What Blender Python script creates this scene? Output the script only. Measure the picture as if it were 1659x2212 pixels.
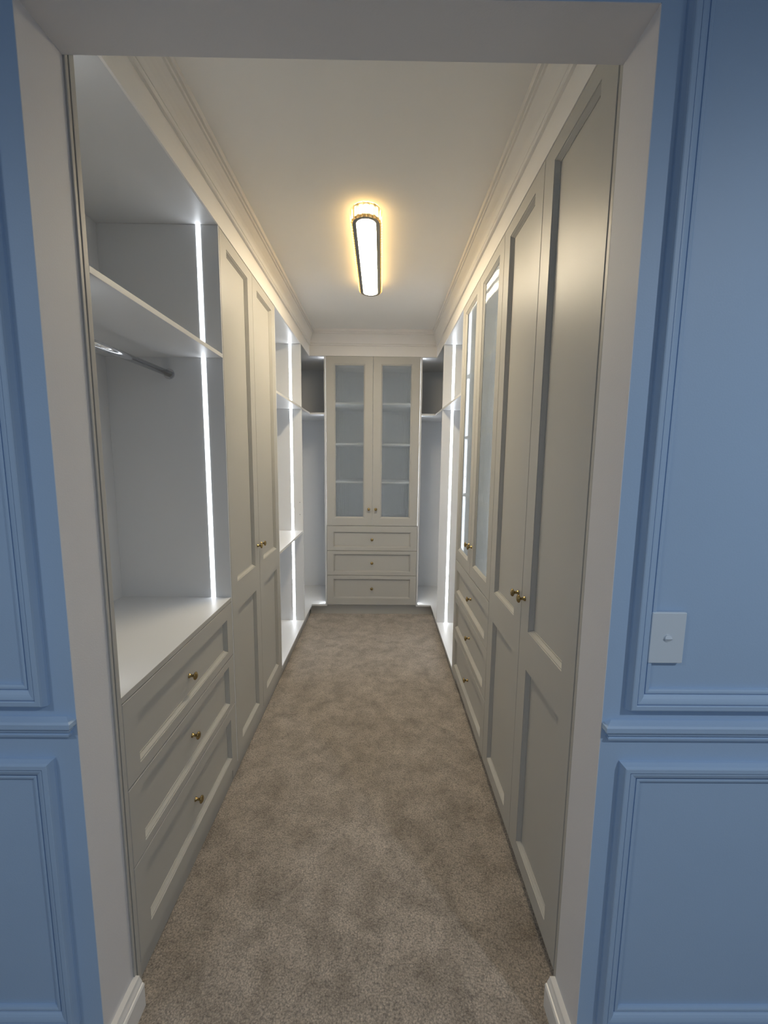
import bpy, bmesh, math, random
from mathutils import Vector, Matrix

for o in list(bpy.data.objects):
    bpy.data.objects.remove(o)
S = bpy.context.scene
COL = S.collection
random.seed(7)

# ------------------------------------------------------------------ camera
cam_d = bpy.data.cameras.new('camera')
cam = bpy.data.objects.new('camera', cam_d)
COL.objects.link(cam)
cam_d.sensor_fit = 'HORIZONTAL'
cam_d.sensor_width = 36.0
cam_d.lens = 890.64 / 1659.0 * 36.0
cam_d.clip_start = 0.02
R_ = Vector((0.99992188, -0.00620076, 0.01085286))
U_ = Vector((-0.00998677, 0.12580718, 0.99200444))
F_ = Vector((0.00751655, 0.99203533, -0.12573543))
mw = Matrix(((R_.x, U_.x, -F_.x, 0.6601), (R_.y, U_.y, -F_.y, -0.8513),
             (R_.z, U_.z, -F_.z, 1.5170), (0, 0, 0, 1)))
cam.matrix_world = mw
S.camera = cam

# ------------------------------------------------------------------ world, bedroom lamps, exposure
W = bpy.data.worlds.new('world')
S.world = W
W.use_nodes = True
W.node_tree.nodes['Background'].inputs[0].default_value = (0.55, 0.68, 0.85, 1)
W.node_tree.nodes['Background'].inputs[1].default_value = 0.34


def downlight(name, loc, watts, col, radius):
    d = bpy.data.lights.new(name, 'SPOT')
    d.energy = watts
    d.color = col
    d.shadow_soft_size = radius
    d.spot_size = math.radians(165)
    d.spot_blend = 0.6
    o = bpy.data.objects.new(name, d)
    COL.objects.link(o)
    o.location = loc
    return o


downlight('bedroom_downlight', (2.15, -1.5, 2.70), 62.0, (0.92, 0.97, 1.0), 0.045)
downlight('bedroom_downlight', (-1.0, -1.5, 2.70), 48.0, (0.92, 0.97, 1.0), 0.14)

S.view_settings.view_transform = 'Standard'
S.view_settings.look = 'None'
S.view_settings.gamma = 1.0
S.view_settings.use_curve_mapping = False
S.view_settings.exposure = 0.18
LED_POWER = 6.4
LED_FAR_POWER = 14.0
LED_BACK_POWER = 24.0
LED_BAY_POWER = 13.0
LAMP_POWER = 70.0
CORE_POWER = 27.0
try:
    S.cycles.max_bounces = 10
    S.cycles.diffuse_bounces = 6
    S.cycles.transparent_max_bounces = 24
    S.cycles.sample_clamp_indirect = 6.0
except Exception:
    pass

# ------------------------------------------------------------------ materials


def mat(name):
    m = bpy.data.materials.new(name)
    m.use_nodes = True
    nt = m.node_tree
    return m, nt, nt.nodes['Principled BSDF']


def N(nt, t, **kw):
    n = nt.nodes.new(t)
    for k, v in kw.items():
        setattr(n, k, v)
    return n


def paint(name, col, rough=0.5, var=0.03, bump=0.02, scale=220.0, spec=0.4):
    """painted surface: faint large tone drift and fine orange-peel relief"""
    m, nt, b = mat(name)
    tc = N(nt, 'ShaderNodeTexCoord')
    n1 = N(nt, 'ShaderNodeTexNoise')
    n1.inputs['Scale'].default_value = 3.0
    n1.inputs['Detail'].default_value = 3.0
    ramp = N(nt, 'ShaderNodeMix', data_type='RGBA')
    c = Vector(col)
    lo = c * (1 - var)
    hi = c * (1 + var)
    ramp.inputs[6].default_value = (*lo, 1)
    ramp.inputs[7].default_value = (*hi, 1)
    nt.links.new(tc.outputs['Object'], n1.inputs['Vector'])
    nt.links.new(n1.outputs['Fac'], ramp.inputs[0])
    nt.links.new(ramp.outputs[2], b.inputs['Base Color'])
    n2 = N(nt, 'ShaderNodeTexNoise')
    n2.inputs['Scale'].default_value = scale
    n2.inputs['Detail'].default_value = 2.0
    nt.links.new(tc.outputs['Object'], n2.inputs['Vector'])
    bp = N(nt, 'ShaderNodeBump')
    bp.inputs['Strength'].default_value = bump
    bp.inputs['Distance'].default_value = 0.002
    nt.links.new(n2.outputs['Fac'], bp.inputs['Height'])
    nt.links.new(bp.outputs[0], b.inputs['Normal'])
    b.inputs['Roughness'].default_value = rough
    b.inputs['Specular IOR Level'].default_value = spec
    return m


M_DOOR = paint('greige_door_paint', (0.465, 0.455, 0.425), 0.42, 0.02, 0.015, spec=0.32)
M_BOARD = paint('white_melamine_board', (0.66, 0.665, 0.67), 0.40, 0.015, 0.01, 400)
M_PLASTER = paint('white_plaster', (0.84, 0.815, 0.78), 0.75, 0.03, 0.08, 150)
M_JAMB = paint('off_white_jamb_paint', (0.71, 0.705, 0.725), 0.6, 0.02, 0.10, 260)
M_CEIL = paint('ceiling_white', (0.86, 0.845, 0.82), 0.85, 0.02, 0.06, 180)
M_BLUE = paint('dusty_blue_wall_paint', (0.385, 0.530, 0.730), 0.5, 0.05, 0.10, 260)
M_SKIRT = paint('gloss_white_skirting', (0.80, 0.79, 0.78), 0.3, 0.01, 0.01)
M_SWITCH = paint('white_switch_plastic', (0.64, 0.72, 0.80), 0.3, 0.01, 0.0)


def metal(name, col, rough, aniso=0.0):
    m, nt, b = mat(name)
    tc = N(nt, 'ShaderNodeTexCoord')
    n = N(nt, 'ShaderNodeTexNoise')
    n.inputs['Scale'].default_value = 90.0
    nt.links.new(tc.outputs['Object'], n.inputs['Vector'])
    mr = N(nt, 'ShaderNodeMapRange')
    mr.inputs[3].default_value = rough * 0.8
    mr.inputs[4].default_value = rough * 1.3
    nt.links.new(n.outputs['Fac'], mr.inputs[0])
    nt.links.new(mr.outputs[0], b.inputs['Roughness'])
    b.inputs['Base Color'].default_value = (*col, 1)
    b.inputs['Metallic'].default_value = 1.0
    return m


M_BRASS = metal('aged_brass', (0.36, 0.26, 0.115), 0.24)
M_CHROME = metal('chrome', (0.66, 0.67, 0.69), 0.10)
M_CHROME.node_tree.nodes['Noise Texture'].inputs['Scale'].default_value = 2.0
M_STEEL = metal('mirror_steel_frame', (0.50, 0.47, 0.42), 0.18)

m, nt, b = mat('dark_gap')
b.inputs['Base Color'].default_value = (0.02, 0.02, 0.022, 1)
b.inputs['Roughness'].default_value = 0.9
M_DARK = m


def emit(name, col, power):
    m = bpy.data.materials.new(name)
    m.use_nodes = True
    nt = m.node_tree
    nt.nodes.remove(nt.nodes['Principled BSDF'])
    e = N(nt, 'ShaderNodeEmission')
    e.inputs[0].default_value = (*col, 1)
    e.inputs[1].default_value = power
    nt.links.new(e.outputs[0], nt.nodes['Material Output'].inputs[0])
    return m


M_LED = emit('cool_white_led', (0.89, 0.94, 1.0), LED_POWER)
M_LED_FAR = emit('cool_white_led_far', (0.89, 0.94, 1.0), LED_FAR_POWER)
M_LED_BACK = emit('cool_white_led_back', (0.89, 0.94, 1.0), LED_BACK_POWER)
M_LED_BAY = emit('cool_white_led_bay', (0.89, 0.94, 1.0), LED_BAY_POWER)
M_DIFF = emit('warm_lamp_diffuser', (1.0, 0.855, 0.615), LAMP_POWER)
M_CORE = emit('warm_lamp_core', (1.0, 0.74, 0.38), CORE_POWER)


def glassy(name, tint, clear, ior=1.45, rough=0.02, cloudy=0.0):
    m = bpy.data.materials.new(name)
    m.use_nodes = True
    nt = m.node_tree
    nt.nodes.remove(nt.nodes['Principled BSDF'])
    tr = N(nt, 'ShaderNodeBsdfTransparent')
    tr.inputs[0].default_value = (*tint, 1)
    gl = N(nt, 'ShaderNodeBsdfGlass')
    gl.inputs['Color'].default_value = (*tint, 1)
    gl.inputs['IOR'].default_value = ior
    gl.inputs['Roughness'].default_value = rough
    mx = N(nt, 'ShaderNodeMixShader')
    mx.inputs[0].default_value = 1 - clear
    nt.links.new(tr.outputs[0], mx.inputs[1])
    nt.links.new(gl.outputs[0], mx.inputs[2])
    out = mx
    if cloudy > 0:
        tl = N(nt, 'ShaderNodeBsdfTranslucent')
        tl.inputs[0].default_value = (*tint, 1)
        out = N(nt, 'ShaderNodeMixShader')
        out.inputs[0].default_value = cloudy
        nt.links.new(mx.outputs[0], out.inputs[1])
        nt.links.new(tl.outputs[0], out.inputs[2])
    nt.links.new(out.outputs[0], nt.nodes['Material Output'].inputs[0])
    return m


M_GLASS = glassy('fluted_glass', (0.97, 0.985, 0.985), 0.30, 1.45, 0.06, 0.14)
M_CRYSTAL = glassy('lamp_crystal', (1.0, 0.95, 0.84), 0.15, 1.5, 0.0)


def carpet_mat():
    m, nt, b = mat('taupe_plush_carpet')
    tc = N(nt, 'ShaderNodeTexCoord')
    L = nt.links.new
    big = N(nt, 'ShaderNodeTexNoise')          # brushed pile patches
    big.inputs['Scale'].default_value = 8.5
    big.inputs['Detail'].default_value = 9.0
    big.inputs['Roughness'].default_value = 0.68
    big.inputs['Distortion'].default_value = 0.3
    L(tc.outputs['Object'], big.inputs['Vector'])
    r1 = N(nt, 'ShaderNodeValToRGB')
    r1.color_ramp.elements[0].position = 0.36
    r1.color_ramp.elements[0].color = (0.30, 0.248, 0.195, 1)
    r1.color_ramp.elements[1].position = 0.66
    r1.color_ramp.elements[1].color = (0.56, 0.485, 0.405, 1)
    L(big.outputs['Fac'], r1.inputs[0])
    tuft = N(nt, 'ShaderNodeTexNoise')         # tufts
    tuft.inputs['Scale'].default_value = 210.0
    tuft.inputs['Detail'].default_value = 4.0
    tuft.inputs['Roughness'].default_value = 0.7
    L(tc.outputs['Object'], tuft.inputs['Vector'])
    warp = N(nt, 'ShaderNodeTexNoise')
    warp.inputs['Scale'].default_value = 60.0
    L(tc.outputs['Object'], warp.inputs['Vector'])
    wm = N(nt, 'ShaderNodeVectorMath', operation='MULTIPLY_ADD')
    wm.inputs[1].default_value = (0.012, 0.012, 0.0)
    L(warp.outputs['Color'], wm.inputs[0])
    L(tc.outputs['Object'], wm.inputs[2])
    vor = N(nt, 'ShaderNodeTexVoronoi')
    vor.inputs['Scale'].default_value = 170.0
    L(wm.outputs[0], vor.inputs['Vector'])
    hgt = N(nt, 'ShaderNodeMath', operation='MULTIPLY_ADD')      # tuft tops high, gaps low
    hgt.inputs[1].default_value = -0.32
    L(vor.outputs['Distance'], hgt.inputs[0])
    L(tuft.outputs['Fac'], hgt.inputs[2])
    mr = N(nt, 'ShaderNodeMapRange')
    mr.inputs[1].default_value = 0.14
    mr.inputs[2].default_value = 0.56
    mr.inputs[3].default_value = 0.42
    mr.inputs[4].default_value = 1.45
    L(hgt.outputs[0], mr.inputs[0])
    mul = N(nt, 'ShaderNodeMix', data_type='RGBA', blend_type='MULTIPLY')
    mul.inputs[0].default_value = 1.0
    L(r1.outputs[0], mul.inputs[6])
    L(mr.outputs[0], mul.inputs[7])
    L(mul.outputs[2], b.inputs['Base Color'])
    b.inputs['Roughness'].default_value = 1.0
    b.inputs['Specular IOR Level'].default_value = 0.1
    b.inputs['Sheen Weight'].default_value = 0.45
    b.inputs['Sheen Roughness'].default_value = 0.6
    bp = N(nt, 'ShaderNodeBump')
    bp.inputs['Strength'].default_value = 0.9
    bp.inputs['Distance'].default_value = 0.006
    L(hgt.outputs[0], bp.inputs['Height'])
    L(bp.outputs[0], b.inputs['Normal'])
    return m


M_CARPET = carpet_mat()

# ------------------------------------------------------------------ mesh helpers


class MB:
    def __init__(self):
        self.v = []
        self.f = []

    def add(self, verts, faces):
        o = len(self.v)
        self.v += [tuple(p) for p in verts]
        self.f += [tuple(i + o for i in q) for q in faces]
        return self

    def box(self, x0, x1, y0, y1, z0, z1):
        x0, x1 = min(x0, x1), max(x0, x1)
        y0, y1 = min(y0, y1), max(y0, y1)
        return self.add([(x0, y0, z0), (x1, y0, z0), (x1, y1, z0), (x0, y1, z0),
                         (x0, y0, z1), (x1, y0, z1), (x1, y1, z1), (x0, y1, z1)],
                        [(0, 3, 2, 1), (4, 5, 6, 7), (0, 1, 5, 4), (1, 2, 6, 5), (2, 3, 7, 6), (3, 0, 4, 7)])

    def prism(self, poly, lo, hi, fn):
        """poly: 2-D outline; fn(a,b,t) -> xyz; extruded t from lo to hi"""
        n = len(poly)
        vs = [fn(a, c, lo) for a, c in poly] + [fn(a, c, hi) for a, c in poly]
        fs = [tuple(range(n)), tuple(range(2 * n - 1, n - 1, -1))]
        fs += [(i, (i + 1) % n, n + (i + 1) % n, n + i) for i in range(n)]
        return self.add(vs, fs)

    def lathe(self, prof, seg, fn):
        """prof: list of (r, h); fn(a, b, h) -> xyz"""
        vs, fs = [], []
        for r, h in prof:
            for k in range(seg):
                t = 2 * math.pi * k / seg
                vs.append(fn(r * math.cos(t), r * math.sin(t), h))
        for i in range(len(prof) - 1):
            for k in range(seg):
                k2 = (k + 1) % seg
                fs.append((i * seg + k, i * seg + k2, (i + 1) * seg + k2, (i + 1) * seg + k))
        fs.append(tuple(range(seg)))
        fs.append(tuple((len(prof) - 1) * seg + k for k in range(seg)))
        return self.add(vs, fs)

    def build(self, name, material, parent=None, smooth=False, bevel=0.0, origin=None):
        off = Vector(origin) if origin else Vector((0, 0, 0))
        me = bpy.data.meshes.new(name)
        bm = bmesh.new()
        vs = [bm.verts.new(Vector(p) - off) for p in self.v]
        for q in self.f:
            try:
                bm.faces.new([vs[i] for i in q])
            except ValueError:
                pass
        bmesh.ops.remove_doubles(bm, verts=bm.verts[:], dist=1e-6)
        bmesh.ops.recalc_face_normals(bm, faces=bm.faces[:])
        if bevel > 0:
            ed = [e for e in bm.edges if len(e.link_faces) == 2 and e.calc_face_angle(0) > 0.6]
            bmesh.ops.bevel(bm, geom=ed, offset=bevel, segments=2, profile=0.5, affect='EDGES', clamp_overlap=True)
        bm.to_mesh(me)
        bm.free()
        if smooth:
            for p in me.polygons:
                p.use_smooth = True
        me.materials.append(material)
        o = bpy.data.objects.new(name, me)
        COL.objects.link(o)
        if parent is not None:
            o.parent = parent
        elif origin:
            o.location = off
        return o


def tag(o, label, cat=None, group=None, kind=None):
    if label:
        o['label'] = label
    if cat:
        o['category'] = cat
    if group:
        o['group'] = group
    if kind:
        o['kind'] = kind
    return o


def thing(name, loc, label, cat, group=None):
    e = bpy.data.objects.new(name, None)
    e.empty_display_size = 0.1
    COL.objects.link(e)
    e.location = loc
    return tag(e, label, cat, group)


class Unit:
    """A thing with parts, written in room coordinates."""

    def __init__(self, name, loc, label, cat, group=None):
        self.o = thing(name, loc, label, cat, group)
        self.loc = Vector(loc)

    def part(self, name, mb, m, parent=None, smooth=False, bevel=0.0, label=None):
        """parent None -> child of the thing; all parts share the thing's origin"""
        o = mb.build(name, m, parent or self.o, smooth, bevel, origin=self.loc)
        if label:
            o['label'] = label
        return o

    def box(self, name, m, x0, x1, y0, y1, z0, z1, bevel=0.0008, parent=None, label=None):
        return self.part(name, MB().box(x0, x1, y0, y1, z0, z1), m, parent, False, bevel, label)


# ------------------------------------------------------------------ room numbers (metres)
JL, JR, JT, JD = -0.008, 1.157, 2.340, 0.117      # opening
XL, XR, YB = -0.004, 1.157, 3.038                 # cabinet fronts
XLB, XRB, YBB = -0.489, 1.642, 3.654              # insides of the cabinet backs
ZC = 2.667                                        # ceiling
ZT = 2.442                                        # top of cabinets
ZK = 0.0985                                       # top of kickboards
ZB = 0.108                                        # top of bottom boards in open bays

# ------------------------------------------------------------------ structure
fl = MB().box(-3.0, 4.4, -4.2, 3.80, -0.05, 0.0).build('floor', M_CARPET)
tag(fl, 'taupe plush carpet with brushed pile patches running down the aisle', 'floor', kind='structure')

ce = MB().box(-0.62, 1.78, 0.112, 3.80, ZC, ZC + 0.06).build('ceiling', M_CEIL)
tag(ce, 'flat off white ceiling above the dressing room aisle', 'ceiling', kind='structure')

for nm, bx, lb in (('wall_left', (-0.62, -0.51, 0.112, 3.80, 0, ZC), 'plain white wall behind the left cabinets'),
                   ('wall_right', (1.664, 1.78, 0.112, 3.80, 0, ZC), 'plain white wall behind the right cabinets'),
                   ('wall_back', (-0.51, 1.664, 3.676, 3.80, 0, ZC), 'plain white wall at the end of the dressing room')):
    tag(MB().box(*bx).build(nm, M_PLASTER), lb, 'wall', kind='structure')

# bedroom shell the photographer stands in
tag(MB().box(-3.0, 4.4, -4.2, 0.0, 2.72, 2.78).build('ceiling', M_CEIL), 'white bedroom ceiling in front of the opening', 'ceiling', kind='structure')
tag(MB().box(-3.1, -3.0, -4.2, 0.112, 0, 2.72).build('wall_left', M_BLUE), 'blue bedroom side wall on the left', 'wall', kind='structure')
tag(MB().box(4.4, 4.5, -4.2, 0.112, 0, 2.72).build('wall_right', M_BLUE), 'blue bedroom side wall on the right', 'wall', kind='structure')

# blue wall with the opening
LN = 0.0015
w = MB()
w.box(-3.0, JL - LN, 0.0, 0.112, 0, 2.72)
w.box(JR + LN, 4.4, 0.0, 0.112, 0, 2.72)
w.box(JL - LN, JR + LN, 0.0, 0.112, JT + LN, 2.72)
wf = w.build('wall_front', M_BLUE)
tag(wf, 'dusty blue panelled wall with a square opening', 'wall', kind='structure')
MB().box(JL - 0.0015, JL, 0.0, JD, 0, JT).build('jamb', M_JAMB, wf)['label'] = 'off white plaster jamb left of the opening'
MB().box(JR, JR + 0.0015, 0.0, JD, 0, JT).build('jamb', M_JAMB, wf)['label'] = 'off white plaster jamb right of the opening'
MB().box(JL, JR, 0.0, JD, JT, JT + 0.0015).build('lintel_soffit', M_JAMB, wf)['label'] = 'shaded underside of the lintel'


def frame_mould(name, x0, x1, z0, z1, prof, parent):
    """rectangular picture-frame moulding on the y=0 wall; prof: (inset from outer edge, height)"""
    vs, fs = [], []
    n = len(prof)
    for (sx, sz) in ((0, 0), (1, 0), (1, 1), (0, 1)):
        for u, h in prof:
            vs.append((x1 - u if sx else x0 + u, -h, z1 - u if sz else z0 + u))
    for c in range(4):
        d = (c + 1) % 4
        for i in range(n - 1):
            fs.append((c * n + i, c * n + i + 1, d * n + i + 1, d * n + i))
        fs.append((c * n + n - 1, c * n, d * n, d * n + n - 1))
    return MB().add(vs, fs).build(name, M_BLUE, parent)


PM = [(0, -0.001), (0.0, 0.006), (0.003, 0.016), (0.005, 0.0195), (0.007, 0.0205), (0.0155, 0.0205), (0.0165, 0.0195), (0.0168, 0.0140),
      (0.0182, 0.0140), (0.0188, 0.0175), (0.022, 0.0175), (0.026, 0.0163), (0.030, 0.0145), (0.034, 0.0118), (0.0365, 0.0088), (0.0372, 0.0055),
      (0.0384, 0.0055), (0.0390, 0.0085), (0.042, 0.009), (0.045, 0.0085), (0.0475, 0.007), (0.048, 0.003), (0.048, -0.001)]
for x0, x1, z0, z1, lb in ((1.204, 2.30, 0.976, 2.52, 'upper panel moulding right of the opening'),
                           (1.204, 2.30, 0.146, 0.848, 'lower panel moulding right of the opening'),
                           (-1.15, -0.063, 0.976, 2.52, 'upper panel moulding left of the opening'),
                           (-1.15, -0.063, 0.146, 0.848, 'lower panel moulding left of the opening')):
    frame_mould('panel_moulding', x0, x1, z0, z1, PM, wf)['label'] = lb
# chair rail profile (z from bottom, projection) with a mitred return at the opening
CR = [(0, 0.0075), (0.004, 0.0105), (0.0085, 0.0115), (0.0095, 0.0085), (0.0135, 0.0080), (0.0150, 0.0120), (0.0185, 0.0150), (0.0225, 0.0148),
      (0.0240, 0.0110), (0.0250, 0.0090), (0.0258, 0.0090), (0.0262, 0.0200), (0.0290, 0.0215), (0.0390, 0.0215), (0.0425, 0.0175), (0.0455, 0.0100), (0.048, 0.0040)]


def chair_rail(x_end, x_far, sgn, lb):
    zb = 0.901
    vs, fs = [], []
    prof = [(0, -0.001)] + CR + [(0.048, -0.001)]
    n = len(prof)
    for st in range(2):
        for z, h in prof:
            x = x_far if st == 0 else x_end - sgn * (0.022 - max(h, 0))
            vs.append((x, -h, zb + z))
    for z, h in prof:                       # return back to the wall
        vs.append((x_end - sgn * (0.022 - max(h, 0)), 0.001, zb + z))
    for s in range(2):
        for i in range(n):
            j = (i + 1) % n
            fs.append((s * n + i, s * n + j, (s + 1) * n + j, (s + 1) * n + i))
    fs.append(tuple(range(n)))
    fs.append(tuple(2 * n + k for k in range(n)))
    MB().add(vs, fs).build('chair_rail', M_BLUE, wf)['label'] = lb


chair_rail(JL - 0.001, -3.0, 1, 'chair rail left of the opening')
chair_rail(JR + 0.001, 4.4, -1, 'chair rail right of the opening')

# skirting boards in the opening
SK = [(0.0, 0.0), (0.021, 0.0), (0.021, 0.066), (0.022, 0.070), (0.0195, 0.075), (0.0165, 0.076), (0.0165, 0.081), (0.013, 0.090), (0.0115, 0.0975), (0.0, 0.0975)]
b1 = MB().prism(SK, -0.016, JD + 0.004, lambda a, z, t: (JL + a * 1.25, t, z)).build('baseboard_left', M_SKIRT)
tag(b1, 'stepped white skirting at the foot of the left jamb', 'skirting', kind='structure')
b2 = MB().prism(SK, -0.016, JD + 0.004, lambda a, z, t: (JR - a * 1.25, t, z)).build('baseboard_right', M_SKIRT)
tag(b2, 'stepped white skirting at the foot of the right jamb', 'skirting', kind='structure')

for nm, x0, x1, lb in (('baseboard_front', -3.0, JL - 0.001, 'stepped white skirting along the blue wall, left of the opening'),
                       ('baseboard_front', JR + 0.001, 4.4, 'stepped white skirting along the blue wall, right of the opening')):
    tag(MB().prism(SK, x0, x1, lambda a, z, t: (t, -a * 1.25, z)).build(nm, M_SKIRT), lb, 'skirting', kind='structure')

# bulkheads over the cabinets (fascia flush with the doors)


def bulk(name, lb, poly, t0, t1, fn):
    o = MB().prism(poly, t0, t1, fn).build(name, M_PLASTER)
    return tag(o, lb, 'bulkhead', kind='structure')


ZU = ZT + 0.016
for nm, lb, sg, xf, xw in (('trim_1', 'off white bulkhead above the left cabinets', 1, XL, -0.51),
                           ('trim_2', 'off white bulkhead above the right cabinets', -1, XR, 1.664)):
    bk = MB().prism([(xw, ZU), (xf - sg * 0.005, ZU), (xf - sg * 0.005, ZT), (xf + sg * 0.002, ZT), (xf + sg * 0.002, ZC), (xw, ZC)],
                    0.118, YB - 0.002, lambda a, z, t: (a, t, z))
    bk.box(xw, xf + sg * 0.002, YB - 0.0015, 3.676, ZU, ZC)
    tag(bk.build(nm, M_PLASTER), lb, 'bulkhead', kind='structure')
bulk('trim_3', 'off white bulkhead above the glass cabinet at the end', [(3.676, ZU), (YB + 0.005, ZU), (YB + 0.005, ZT + 0.004), (YB - 0.002, ZT + 0.004), (YB - 0.002, ZC), (3.676, ZC)],
     XL + 0.002, XR - 0.002, lambda a, z, t: (t, a, z))
# cornice: (out from the fascia, up from its lower edge)
ZCB = 2.535
CP = [(0, 0), (0.010, 0.0), (0.0135, 0.003), (0.0145, 0.007), (0.0135, 0.011), (0.0070, 0.0125), (0.0070, 0.0165), (0.0120, 0.0175), (0.0135, 0.021),
      (0.016, 0.038), (0.0210, 0.056), (0.0275, 0.073), (0.0345, 0.087), (0.0365, 0.091), (0.0330, 0.0925), (0.0330, 0.097), (0.0405, 0.098), (0.0425, 0.1015), (0.0425, 0.105), (0.0385, 0.1065), (0.0385, 0.111),
      (0.0480, 0.112), (0.0500, 0.1155), (0.0500, 0.1325), (0, 0.1325)]


def cornice(name, lb, a, bpt):
    """a,bpt: functions u -> (x,y) at the two ends (mitred)"""
    vs = [(*a(u), ZCB + v) for u, v in CP] + [(*bpt(u), ZCB + v) for u, v in CP]
    n = len(CP)
    fs = [(i, (i + 1) % n, n + (i + 1) % n, n + i) for i in range(n)] + [tuple(range(n)), tuple(range(n, 2 * n))]
    tag(MB().add(vs, fs).build(name, M_PLASTER), lb, 'cornice', kind='structure')


fx, fxr, fy = XL + 0.002, XR - 0.002, YB - 0.002
cornice('trim_4', 'stepped plaster cornice along the left side of the ceiling', lambda u: (fx + u, 0.118), lambda u: (fx + u, fy - u))
cornice('trim_5', 'stepped plaster cornice along the right side of the ceiling', lambda u: (fxr - u, 0.118), lambda u: (fxr - u, fy - u))
cornice('trim_6', 'stepped plaster cornice across the far end of the ceiling', lambda u: (fx + u, fy - u), lambda u: (fxr - u, fy - u))

# ------------------------------------------------------------------ cabinet fronts
# a front is written in (s, z, n): s along the run, n outward from the face (0 = face)
BEAD = [(0.0, 0.0), (0.0010, -0.0028), (0.0034, -0.0028), (0.0042, -0.0038), (0.0105, -0.0126), (0.0111, -0.0145), (0.0120, -0.0118), (0.0138, -0.0118), (0.0144, -0.0145)]
BEAD_GLASS = [(0.0, 0.0), (0.0012, -0.0025), (0.0040, -0.0025), (0.0048, -0.0035), (0.0130, -0.0095), (0.0130, -0.018)]


def front_mesh(s0, s1, z0, z1, panels, stile, glass=False, thick=0.019, fn=None):
    """slab front with recessed bevelled panels (z ranges); glass -> the panels are open"""
    mb = MB()
    e = 0.0014
    A, B = s0 + stile, s1 - stile
    rows = [z0 + e]
    for p0, p1 in sorted(panels):
        rows += [p0, p1]
    rows.append(z1 - e)
    cols = [s0 + e, A, B, s1 - e]
    vid = {}

    def V(s, z, n):
        k = (round(s, 6), round(z, 6), round(n, 6))
        if k not in vid:
            vid[k] = len(mb.v)
            mb.v.append(fn(s, z, n))
        return vid[k]
    for i in range(3):
        for j in range(len(rows) - 1):
            a0, a1, c0, c1 = cols[i], cols[i + 1], rows[j], rows[j + 1]
            if i == 1 and j % 2 == 1:
                bd = BEAD_GLASS if glass else BEAD
                for (d0, n0), (d1, n1) in zip(bd[:-1], bd[1:]):
                    q0 = [(a0 + d0, c0 + d0), (a1 - d0, c0 + d0), (a1 - d0, c1 - d0), (a0 + d0, c1 - d0)]
                    q1 = [(a0 + d1, c0 + d1), (a1 - d1, c0 + d1), (a1 - d1, c1 - d1), (a0 + d1, c1 - d1)]
                    for k in range(4):
                        m2 = (k + 1) % 4
                        mb.f.append((V(*q0[k], n0), V(*q0[m2], n0), V(*q1[m2], n1), V(*q1[k], n1)))
                if not glass:
                    mb.f.append(tuple(V(*p, bd[-1][1]) for p in q1))
            else:
                mb.f.append((V(a0, c0, 0), V(a1, c0, 0), V(a1, c1, 0), V(a0, c1, 0)))
    # eased outer edge, sides
    ring = [(s, rows[0]) for s in cols] + [(cols[-1], z) for z in rows[1:]] + [(s, rows[-1]) for s in cols[-2::-1]] + [(cols[0], z) for z in rows[-2:0:-1]]

    def outer(p):
        s, z = p
        s = s0 if abs(s - cols[0]) < 1e-9 else (s1 if abs(s - cols[-1]) < 1e-9 else s)
        z = z0 if abs(z - rows[0]) < 1e-9 else (z1 if abs(z - rows[-1]) < 1e-9 else z)
        return s, z
    k = len(ring)
    for i in range(k):
        p, q = ring[i], ring[(i + 1) % k]
        P, Q = outer(p), outer(q)
        mb.f.append((V(*p, 0), V(*q, 0), V(*Q, -e), V(*P, -e)))
        mb.f.append((V(*P, -e), V(*Q, -e), V(*Q, -thick), V(*P, -thick)))
    if glass:
        d = BEAD_GLASS[-1][0]
        p0, p1 = panels[0]
        o4 = [(s0, z0), (s1, z0), (s1, z1), (s0, z1)]
        i4 = [(A + d, p0 + d), (B - d, p0 + d), (B - d, p1 - d), (A + d, p1 - d)]
        for i in range(4):
            j = (i + 1) % 4
            mb.f.append((V(*o4[i], -thick), V(*o4[j], -thick), V(*i4[j], -thick), V(*i4[i], -thick)))
    else:
        mb.f.append(tuple(V(*outer(p), -thick) for p in ring))
    return mb


KNOB = [(0.0001, -0.001), (0.0085, -0.001), (0.0085, 0.0015), (0.0065, 0.0045), (0.0048, 0.008), (0.0044, 0.0125), (0.0055, 0.016), (0.0095, 0.0185),
        (0.0132, 0.0205), (0.0142, 0.0228), (0.0136, 0.0250), (0.0100, 0.0276), (0.0055, 0.0292), (0.0001, 0.0297)]


def knob_mesh(s, z, fn, n0=0.0):
    return MB().lathe(KNOB, 20, lambda a, b_, h: fn(s + a, z + b_, n0 + h))


def fluted(s0, s1, z0, z1, fn, pitch=0.0110, seg=7, depth=0.0024, n_front=-0.011, thick=0.004):
    cnt = max(1, round((s1 - s0) / pitch))
    pitch = (s1 - s0) / cnt
    prof = []
    for i in range(cnt):
        for k in range(seg):
            t = k / seg
            prof.append((s0 + (i + t) * pitch, n_front - depth + depth * math.sin(math.pi * t)))
    prof.append((s1, n_front - depth))
    n = len(prof)
    vs = [fn(s, z0, h) for s, h in prof] + [fn(s, z1, h) for s, h in prof]
    nb = n_front - thick
    vs += [fn(s0, z0, nb), fn(s1, z0, nb), fn(s1, z1, nb), fn(s0, z1, nb)]
    fs = [(i, i + 1, n + i + 1, n + i) for i in range(n - 1)]
    b0 = 2 * n
    fs += [(b0, b0 + 1, b0 + 2, b0 + 3), (0, n, b0 + 3, b0), (n - 1, b0 + 1, b0 + 2, 2 * n - 1)]
    fs.append(tuple(range(n)) + (b0 + 1, b0))
    fs.append(tuple(range(n, 2 * n)) + (b0 + 2, b0 + 3))
    return MB().add(vs, fs)


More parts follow.
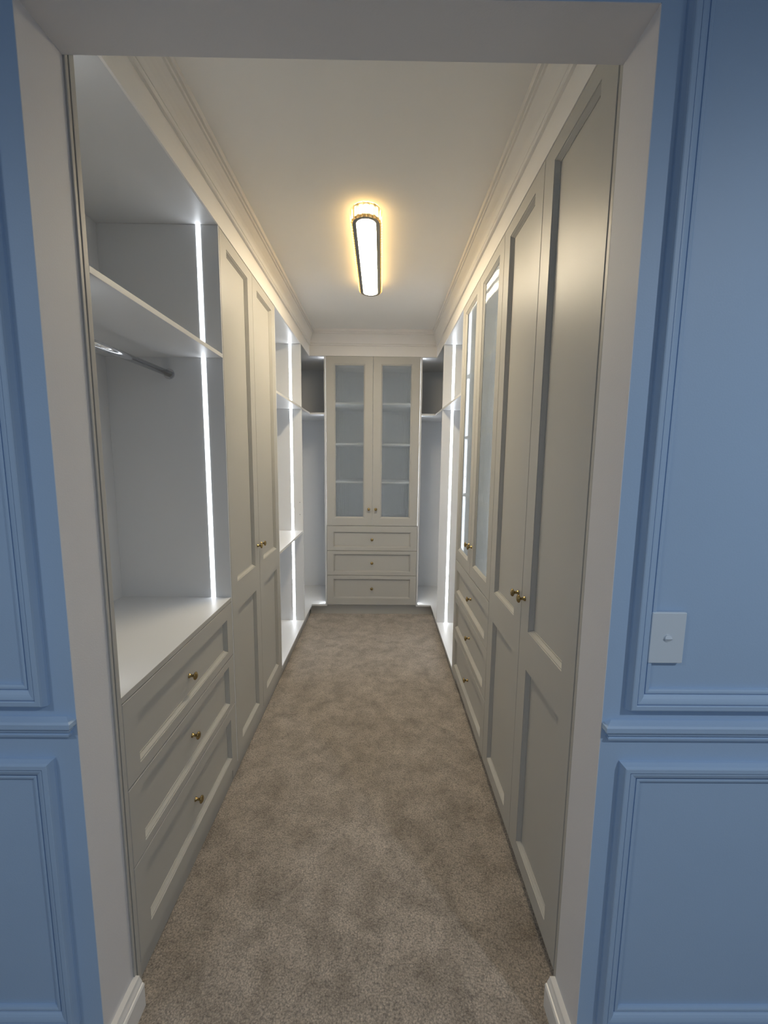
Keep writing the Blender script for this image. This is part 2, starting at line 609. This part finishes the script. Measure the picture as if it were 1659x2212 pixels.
FL = lambda s, z, n: (XL + n, s, z)
FR = lambda s, z, n: (XR - n, s, z)
FB = lambda s, z, n: (s, YB - n, z)
UP, LO = (0.948, 2.390), (0.163, 0.815)


def door(u, s0, s1, knob_s, fn, z0=ZK + 0.002, z1=ZT - 0.001, lb=None, stile=0.074):
    d = u.part('door', front_mesh(s0, s1, z0, z1, [LO, UP], stile, fn=fn), M_DOOR, label=lb)
    u.part('knob', knob_mesh(knob_s, 1.050, fn), M_BRASS, parent=d, smooth=True, label='small aged brass knob')
    return d


def glass_door(u, s0, s1, knob_s, fn, z0, z1, pz, lb=None, stile=0.072):
    d = u.part('door', front_mesh(s0, s1, z0, z1, [pz], stile, glass=True, fn=fn), M_DOOR, label=lb)
    g = 0.010
    u.part('glass_pane', fluted(s0 + stile + g, s1 - stile - g, pz[0] + g, pz[1] - g, fn), M_GLASS, parent=d, label='reeded clear glass pane')
    u.part('knob', knob_mesh(knob_s, 1.050, fn), M_BRASS, parent=d, smooth=True, label='small aged brass knob')
    return d


def drawers(u, s0, s1, fn, bounds, pans, stile=0.060):
    for (z0, z1), p, lb in zip(bounds, pans, ('top drawer', 'middle drawer', 'bottom drawer')):
        d = u.part('drawer', front_mesh(s0, s1, z0 + 0.002, z1 - 0.002, [p], stile, fn=fn), M_DOOR, label=lb)
        zc = (p[0] + p[1]) / 2
        u.part('knob', knob_mesh((s0 + s1) / 2, zc, fn, -0.0145), M_BRASS, parent=d, smooth=True, label='small aged brass knob')


DPAN = [(0.671, 0.818), (0.427, 0.602), (0.163, 0.352)]
DB = [(0.634, 0.881), (0.399, 0.634), (ZK + 0.002, 0.399)]


def led(u, x0, x1, y0, y1, z0, z1, parent=None):
    return u.box('led_strip', M_LED if y0 < 1.75 and x0 < 1.0 else M_LED_BAY if 1.812 < y0 < 1.83 else (M_LED_BACK if (1.79 < y0 < 1.83) or y0 > 2.9 or x0 > 1.15 and y0 < 1.0 else M_LED_FAR), x0, x1, y0, y1, z0, z1, bevel=0, parent=parent, label='glowing white light strip')


T = 0.016
# ---- left: open hanging bay over three drawers
u = Unit('hanging_wardrobe', (-0.245, 0.54, 0), 'open hanging wardrobe with chrome rail above three wide drawers, left of the entrance', 'wardrobe')
u.box('filler_panel', M_DOOR, XL - 0.02, XL, 0.1175, 0.1264, 0.0, ZT)
u.box('gap_shade', M_DARK, XL - 0.022, XL - 0.004, 0.1264, 0.1308, 0.0, ZT)  # dark strip set in the open gap, painting in its shade
u.box('side_panel', M_DOOR, XLB, XL, 0.1308, 0.1455, 0.0, ZT)
u.box('side_panel', M_BOARD, XLB, XL, 0.933, 0.9405, ZK, ZT)
u.box('back_panel', M_BOARD, XLB - 0.012, XLB, 0.1305, 0.9405, 0.0, ZU)
u.box('top_panel', M_BOARD, XLB, XL - 0.0055, 0.1455, 0.933, ZT, ZU - 0.0005)
u.box('shelf', M_BOARD, XLB, XL, 0.1455, 0.933, 1.9295, 1.9455)
ct_ = u.box('counter', M_BOARD, XLB, XL - 0.001, 0.1455, 0.933, 0.883, 0.900)
u.box('edge_band', M_DOOR, XL - 0.001, XL, 0.1455, 0.933, 0.883, 0.8998, bevel=0.0, parent=ct_)
u.box('kickboard', M_DOOR, XL - 0.042, XL - 0.026, 0.1455, 0.933, 0.0, ZK)
u.box('bottom_panel', M_BOARD, XLB, XL - 0.020, 0.1455, 0.933, ZK, ZK + T)
drawers(u, 0.1475, 0.931, FL, DB, DPAN)
for a, c in ((0.9005, 1.929), (1.946, ZT - 0.0005)):
    led(u, XL - 0.088, XL - 0.070, 0.9318, 0.9334, a, c)
    led(u, XL - 0.088, XL - 0.070, 0.1451, 0.1467, a, c)
rx, rz = -0.227, 1.862
r = u.part('hanging_rail', MB().lathe([(0.0125, 0.1456), (0.0125, 0.9329)], 24, lambda a, c, h: (rx + a, h, rz + c)), M_CHROME, smooth=True, label='round chrome hanging rail')
for y0, y1 in ((0.1457, 0.153), (0.9255, 0.9329)):
    u.part('rail_socket', MB().lathe([(0.012, y0), (0.0215, y0), (0.0215, y1), (0.0127, y1)] if y0 > 0.5 else [(0.0127, y0), (0.0215, y0), (0.0215, y1), (0.012, y1)], 24,
                                     lambda a, c, h: (rx + a, h, rz + c)), M_CHROME, parent=r, smooth=False)

# ---- left: tall cabinet, two panelled doors
u = Unit('tall_cupboard', (-0.245, 1.375, 0), 'tall greige cupboard with two panelled doors on the left, beside the hanging wardrobe', 'cupboard')
u.box('carcass', M_BOARD, XLB, XL - 0.0195, 0.9410, 1.8085, ZK, ZU - 0.0005)
u.box('kickboard', M_DOOR, XL - 0.042, XL - 0.026, 0.9410, 1.8085, 0.0, ZK)
door(u, 0.9430, 1.3677, 1.3677 - 0.032, FL, lb='panelled door nearer the entrance')
door(u, 1.3703, 1.8070, 1.3703 + 0.032, FL, lb='panelled door nearer the far end')

# ---- left: open shelf bay
u = Unit('open_shelving', (-0.245, 2.22, 0), 'white open shelf bay with a lit strip and a low shelf, left of the aisle', 'shelving')
u.box('side_panel', M_BOARD, XLB, XL, 1.8090, 1.8170, ZB - T, ZT)
u.box('side_panel', M_BOARD, XLB, XL, 2.637, 2.6525, ZB - T, ZT)
u.box('back_panel', M_BOARD, XLB - 0.012, XLB, 1.8090, 2.6525, 0.0, ZU)
u.box('top_panel', M_BOARD, XLB, XL - 0.0055, 1.817, 2.637, ZT, ZU - 0.0005)
u.box('shelf', M_BOARD, XLB, XL, 1.817, 2.637, 1.926, 1.942)
u.box('shelf', M_BOARD, XLB, XL, 1.817, 2.637, 0.890, 0.907)
u.box('bottom_panel', M_BOARD, XLB, XL, 1.817, 2.637, ZB - T, ZB)
u.box('kickboard', M_DOOR, XL - 0.042, XL - 0.026, 1.8090, 2.6525, 0.0, ZB - T)
for a, c in ((ZB, 0.890), (0.907, 1.926), (1.942, ZT)):
    led(u, XL - 0.096, XL - 0.078, 2.6358, 2.6374, a + 0.0005, c - 0.0005)
    led(u, XL - 0.096, XL - 0.078, 1.8166, 1.8182, a + 0.0005, c - 0.0005)
for z in (1.046, 1.150):
    u.part('shelf_pin_hole', MB().lathe([(0.0001, 2.6366), (0.003, 2.6366), (0.003, 2.6372), (0.0001, 2.6372)], 10, lambda a, c, h, z=z: (XL - 0.025 + a, h, z + c)), M_DARK)


def corner(name_lb, xl, xb, y0, xs, kick_lb):
    """L-shaped corner shelves: from the divider (y0) round to the side of the glass cabinet (xs)"""
    u = Unit('corner_shelving', ((xl + xb) / 2, 3.2, 0), name_lb, 'shelving')

    def Lp(z0, z1, nm, inset=0.0):
        poly = [(xb, y0), (xl, y0), (xl, YB), (xs, YB), (xs, YBB), (xb, YBB)]
        u.part(nm, MB().prism(poly, z0, z1, lambda a, c, t: (a, c, t)), M_BOARD, bevel=0.0008)
    Lp(ZB - T, ZB, 'bottom_panel')
    Lp(1.926, 1.942, 'shelf')
    sg = 1 if xb < xl else -1
    poly = [(xb, y0), (xl - sg * 0.0055, y0), (xl - sg * 0.0055, YB + 0.0055), (xs, YB + 0.0055), (xs, YBB), (xb, YBB)]
    u.part('top_panel', MB().prism(poly, ZT, ZU - 0.0005, lambda a, c, t: (a, c, t)), M_BOARD)
    u.box('back_panel', M_BOARD, min(xb, xs), max(xb, xs), YBB, YBB + 0.012, 0.0, ZU)
    u.box('back_panel', M_BOARD, xb - sg * 0.012, xb, y0, YBB + 0.012, 0.0, ZU)
    u.box('kickboard', M_DOOR, xl - sg * 0.042, xl - sg * 0.026, y0, YB + 0.04, 0.0, ZB - T)
    return u


corner('L-shaped white corner shelving left of the end glass cabinet', XL, XLB, 2.653, 0.1275, '')
corner('L-shaped white corner shelving right of the end glass cabinet', XR, XRB, 2.627, 1.0278, '')

# ---- end: glass cabinet over drawers
BL, BM, BR = 0.1458, 0.5774, 1.0095
u = Unit('display_cabinet', (0.5776, 3.34, 0), 'tall glass-fronted cabinet over three drawers, facing the aisle at the far end', 'cabinet')
u.box('side_panel', M_BOARD, 0.1285, 0.1435, YB - 0.001, YBB, ZB - T, ZT + 0.003)
u.box('side_panel', M_BOARD, 1.0115, 1.0268, YB - 0.001, YBB, ZB - T, ZT + 0.003)
u.box('back_panel', M_BOARD, 0.1435, 1.0115, YBB - 0.012, YBB, ZK, ZT + 0.003)
u.box('top_panel', M_BOARD, 0.1437, 1.0113, YB + 0.023, YBB - 0.012, ZT - 0.014, ZT + 0.003)
u.box('drawer_carcass', M_BOARD, 0.1437, 1.0113, YB + 0.0195, YBB - 0.012, ZK, 0.889)
for zs in (2.040, 1.668, 1.308):
    u.box('shelf', M_BOARD, 0.1437, 1.0113, YB + 0.040, YBB - 0.012, zs - 0.016, zs)
u.box('kickboard', M_DOOR, XL - 0.02, XR + 0.02, YB + 0.040, YB + 0.056, 0.0, ZB - T - 0.0005)
GZ = (0.962, 2.380)
glass_door(u, BL, BM - 0.0013, BM - 0.033, FB, 0.8905, ZT + 0.003, GZ, 'left glazed door')
glass_door(u, BM + 0.0013, BR, BM + 0.033, FB, 0.8905, ZT + 0.003, GZ, 'right glazed door')
drawers(u, BL, BR, FB, [(0.6455, 0.8885), (0.4015, 0.6455), (0.107, 0.4015)], [(0.681, 0.829), (0.437, 0.612), (0.173, 0.366)])
# strips on the outer sides that light the corners, and inside behind the stiles
for a, c in ((ZB, 1.926), (2.30, ZT)):
    led(u, 0.1270, 0.1287, YB + 0.045, YB + 0.057, a + 0.001, c - 0.001)
    led(u, 1.0266, 1.0284, YB + 0.045, YB + 0.057, a + 0.001, c - 0.001)
for a, c in ((0.889, 1.292), (1.308, 1.652), (1.668, 2.024), (2.040, ZT - 0.014)):
    led(u, 0.1433, 0.1447, YB + 0.024, YB + 0.034, a + 0.001, c - 0.001)
    led(u, 1.0103, 1.0117, YB + 0.024, YB + 0.034, a + 0.001, c - 0.001)

# ---- right: tall cupboard, two panelled doors
u = Unit('tall_cupboard', (1.40, 0.54, 0), 'tall greige cupboard with two panelled doors, right of the entrance', 'cupboard')
u.box('filler_panel', M_DOOR, XR, XR + 0.02, 0.1175, 0.1302, 0.0, ZT)
u.box('gap_shade', M_DARK, XR + 0.004, XR + 0.022, 0.1302, 0.1347, 0.0, ZT)  # near-black box standing in for the shadow inside this gap
u.box('carcass', M_BOARD, XR + 0.0195, XRB, 0.1345, 0.9585, ZK, ZU - 0.0005)
u.box('kickboard', M_DOOR, XR + 0.040, XR + 0.056, 0.1345, 0.9585, 0.0, ZK)
door(u, 0.1347, 0.5415, 0.5415 - 0.032, FR, lb='panelled door nearest the entrance')
door(u, 0.5441, 0.9580, 0.5441 + 0.032, FR, lb='panelled door beside the glass cabinet')

# ---- right: glass cabinet over drawers
u = Unit('display_cabinet', (1.40, 1.385, 0), 'lit glass-fronted cabinet over three drawers on the right of the aisle', 'cabinet')
u.box('side_panel', M_BOARD, XR + 0.0195, XRB, 0.9590, 0.9740, ZK, ZT)
u.box('side_panel', M_BOARD, XR + 0.0195, XRB, 1.7950, 1.8105, ZK, ZT)
u.box('back_panel', M_BOARD, XRB, XRB + 0.012, 0.9590, 1.8105, ZK, ZT)
u.box('top_panel', M_BOARD, XR + 0.023, XRB, 0.9590, 1.8105, ZT, ZU - 0.0005)
u.box('drawer_carcass', M_BOARD, XR + 0.0195, XRB, 0.9742, 1.7948, ZK, 0.8777)
for zs in (2.040, 1.668, 1.308):
    u.box('shelf', M_BOARD, XR + 0.030, XRB, 0.9742, 1.7948, zs - 0.016, zs)
u.box('kickboard', M_DOOR, XR + 0.040, XR + 0.056, 0.9590, 1.8105, 0.0, ZK)
GZR = (0.948, 2.390)
glass_door(u, 0.9605, 1.3797, 1.3797 - 0.032, FR, 0.8790, ZT - 0.001, GZR, 'glazed door nearer the entrance', 0.066)
glass_door(u, 1.3823, 1.8095, 1.3823 + 0.032, FR, 0.8790, ZT - 0.001, GZR, 'glazed door nearer the far end', 0.066)
drawers(u, 0.9605, 1.8095, FR, [(0.639, 0.8765), (0.392, 0.639), (ZK + 0.002, 0.392)], [(0.672, 0.815), (0.427, 0.598), (0.163, 0.354)])
for a, c in ((0.8777, 1.292), (1.308, 1.652), (1.668, 2.024), (2.040, ZT)):
    led(u, XR + 0.030, XR + 0.048, 1.7938, 1.7952, a + 0.001, c - 0.001)
    led(u, XR + 0.030, XR + 0.048, 0.9738, 0.9752, a + 0.001, c - 0.001)

# ---- right: open bay
u = Unit('open_shelving', (1.40, 2.21, 0), 'white open hanging bay with a tall lit strip, right of the aisle', 'shelving')
u.box('side_panel', M_BOARD, XR, XRB, 1.8110, 1.8190, ZB - T, ZT)
u.box('side_panel', M_BOARD, XR, XRB, 2.611, 2.6265, ZB - T, ZT)
u.box('back_panel', M_BOARD, XRB, XRB + 0.012, 1.8110, 2.6265, 0.0, ZU)
u.box('top_panel', M_BOARD, XR + 0.0055, XRB, 1.819, 2.611, ZT, ZU - 0.0005)
u.box('shelf', M_BOARD, XR, XRB, 1.819, 2.611, 1.926, 1.942)
u.box('bottom_panel', M_BOARD, XR, XRB, 1.819, 2.611, ZB - T, ZB)
u.box('kickboard', M_DOOR, XR + 0.026, XR + 0.042, 1.8110, 2.6265, 0.0, ZB - T)
for a, c in ((ZB, 1.926), (1.942, ZT)):
    led(u, XR + 0.073, XR + 0.091, 2.6098, 2.6114, a + 0.0005, c - 0.0005)
    led(u, XR + 0.073, XR + 0.091, 1.8186, 1.8202, a + 0.0005, c - 0.0005)

# ------------------------------------------------------------------ ceiling light
LX, LY0, LY1 = 0.578, 1.150, 2.085
u = Unit('ceiling_light', (LX, (LY0 + LY1) / 2, ZC), 'long crystal-edged ceiling light with a glowing diffuser, over the aisle', 'ceiling light')


def stadium(hw, y0, y1, seg=14):
    pts = []
    for k in range(seg + 1):
        t = math.pi * k / seg
        pts.append((LX + hw * math.cos(t), y1 - hw + hw * math.sin(t)))
    for k in range(seg + 1):
        t = math.pi + math.pi * k / seg
        pts.append((LX + hw * math.cos(t), y0 + hw + hw * math.sin(t)))
    return pts


def stad_prism(hw, ins, z0, z1):
    return MB().prism(stadium(hw, LY0 + ins, LY1 - ins), z0, z1, lambda a, c, t: (a, c, t))


u.part('base_plate', stad_prism(0.054, 0.019, ZC - 0.008, ZC), M_STEEL)
u.part('light_core', stad_prism(0.049, 0.024, ZC - 0.050, ZC - 0.008), M_CORE, label='warm glowing light core behind the crystals')
fr = MB()
o_, i_ = stadium(0.064, LY0 + 0.009, LY1 - 0.009), stadium(0.046, LY0 + 0.027, LY1 - 0.027)
n = len(o_)
z0, z1 = ZC - 0.064, ZC - 0.050
fr.add([(x, y, z0) for x, y in o_] + [(x, y, z0) for x, y in i_] + [(x, y, z1) for x, y in o_] + [(x, y, z1) for x, y in i_],
       [q for k in range(n) for q in ((k, (k + 1) % n, n + (k + 1) % n, n + k), (2 * n + k, 2 * n + (k + 1) % n, 3 * n + (k + 1) % n, 3 * n + k),
                                      (k, (k + 1) % n, 2 * n + (k + 1) % n, 2 * n + k), (n + k, n + (k + 1) % n, 3 * n + (k + 1) % n, 3 * n + k))])
u.part('frame', fr, M_STEEL, label='polished steel frame round the diffuser')
u.part('diffuser', stad_prism(0.0455, 0.0275, ZC - 0.0625, ZC - 0.0505), M_DIFF, label='glowing white diffuser')
# crystals: bevelled blocks hung edge to edge round the rim
cm = MB()
cw, ct, z0, z1 = 0.0108, 0.0085, -0.062, -0.003
cm.add([(-cw, -ct * .4, z0), (cw, -ct * .4, z0), (cw, -ct * .4, z1), (-cw, -ct * .4, z1),
        (-cw, ct * .2, z0), (cw, ct * .2, z0), (cw, ct * .2, z1), (-cw, ct * .2, z1),
        (-cw * .55, ct, z0 + .007), (cw * .55, ct, z0 + .007), (cw * .55, ct, z1 - .007), (-cw * .55, ct, z1 - .007)],
       [(0, 3, 2, 1), (0, 1, 5, 4), (1, 2, 6, 5), (2, 3, 7, 6), (3, 0, 4, 7), (4, 5, 9, 8), (5, 6, 10, 9), (6, 7, 11, 10), (7, 4, 8, 11), (8, 9, 10, 11)])
cr0 = cm.build('crystal', M_CRYSTAL, u.o)
cr0['label'] = 'bevelled clear crystal block'
path = stadium(0.0665, LY0 + 0.0065, LY1 - 0.0065, 40)
path.append(path[0])
L = [0.0]
for p, q in zip(path[:-1], path[1:]):
    L.append(L[-1] + math.dist(p, q))
cnt = int(L[-1] / 0.0235)
first = True
for k in range(cnt):
    d = L[-1] * (k + 0.5) / cnt
    i = max(j for j in range(len(L) - 1) if L[j] <= d)
    t = (d - L[i]) / (L[i + 1] - L[i])
    p, q = path[i], path[i + 1]
    x, y = p[0] + (q[0] - p[0]) * t, p[1] + (q[1] - p[1]) * t
    ang = math.atan2(q[1] - p[1], q[0] - p[0]) + math.pi
    if first:
        c = cr0
        first = False
    else:
        c = cr0.copy()
        COL.objects.link(c)
        c.parent = u.o
    c.location = (x - u.loc.x, y - u.loc.y, 0)
    c.rotation_euler = (0, 0, ang)

# ------------------------------------------------------------------ light switch
sx, sz = 1.2406 + 0.038, 1.1433
u = Unit('light_switch', (sx, 0.0, sz), 'white rectangular light switch on the blue wall, right of the opening', 'light switch')
u.box('mounting_block', M_DARK, sx - 0.030, sx + 0.030, -0.004, -0.0002, sz - 0.050, sz + 0.050, bevel=0)
pl = u.part('cover_plate', MB().box(sx - 0.037, sx + 0.037, -0.011, -0.003, sz - 0.057, sz + 0.057), M_SWITCH, bevel=0.002)
cy = -0.0112
u.part('bezel', MB().lathe([(0.0088, -0.0008), (0.0088, 0.0006), (0.0079, 0.0006), (0.0077, -0.0008)], 28, lambda a, c, h: (sx + a, cy - h, sz + c)), M_SWITCH, parent=pl, smooth=False)
# rocking dolly: a round button, its upper half pushed out to a ridge across the middle
prof = []
dm = MB()
seg = 24
vs = [(sx, cy - 0.0042, sz - 0.0002)]
for k in range(seg):
    t = 2 * math.pi * k / seg
    a, c = 0.0076 * math.cos(t), 0.0076 * math.sin(t)
    h = 0.0042 - 0.0030 * max(c, 0) / 0.0076 if c >= 0 else 0.0042 + 0.0040 * c / 0.0076
    vs.append((sx + a, cy - h, sz + c))
for k in range(seg):
    t = 2 * math.pi * k / seg
    vs.append((sx + 0.0076 * math.cos(t), cy + 0.0008, sz + 0.0076 * math.sin(t)))
fs = [(0, 1 + k, 1 + (k + 1) % seg) for k in range(seg)] + [(1 + k, 1 + seg + k, 1 + seg + (k + 1) % seg, 1 + (k + 1) % seg) for k in range(seg)]
u.part('rocker', dm.add(vs, fs), M_SWITCH, parent=pl)
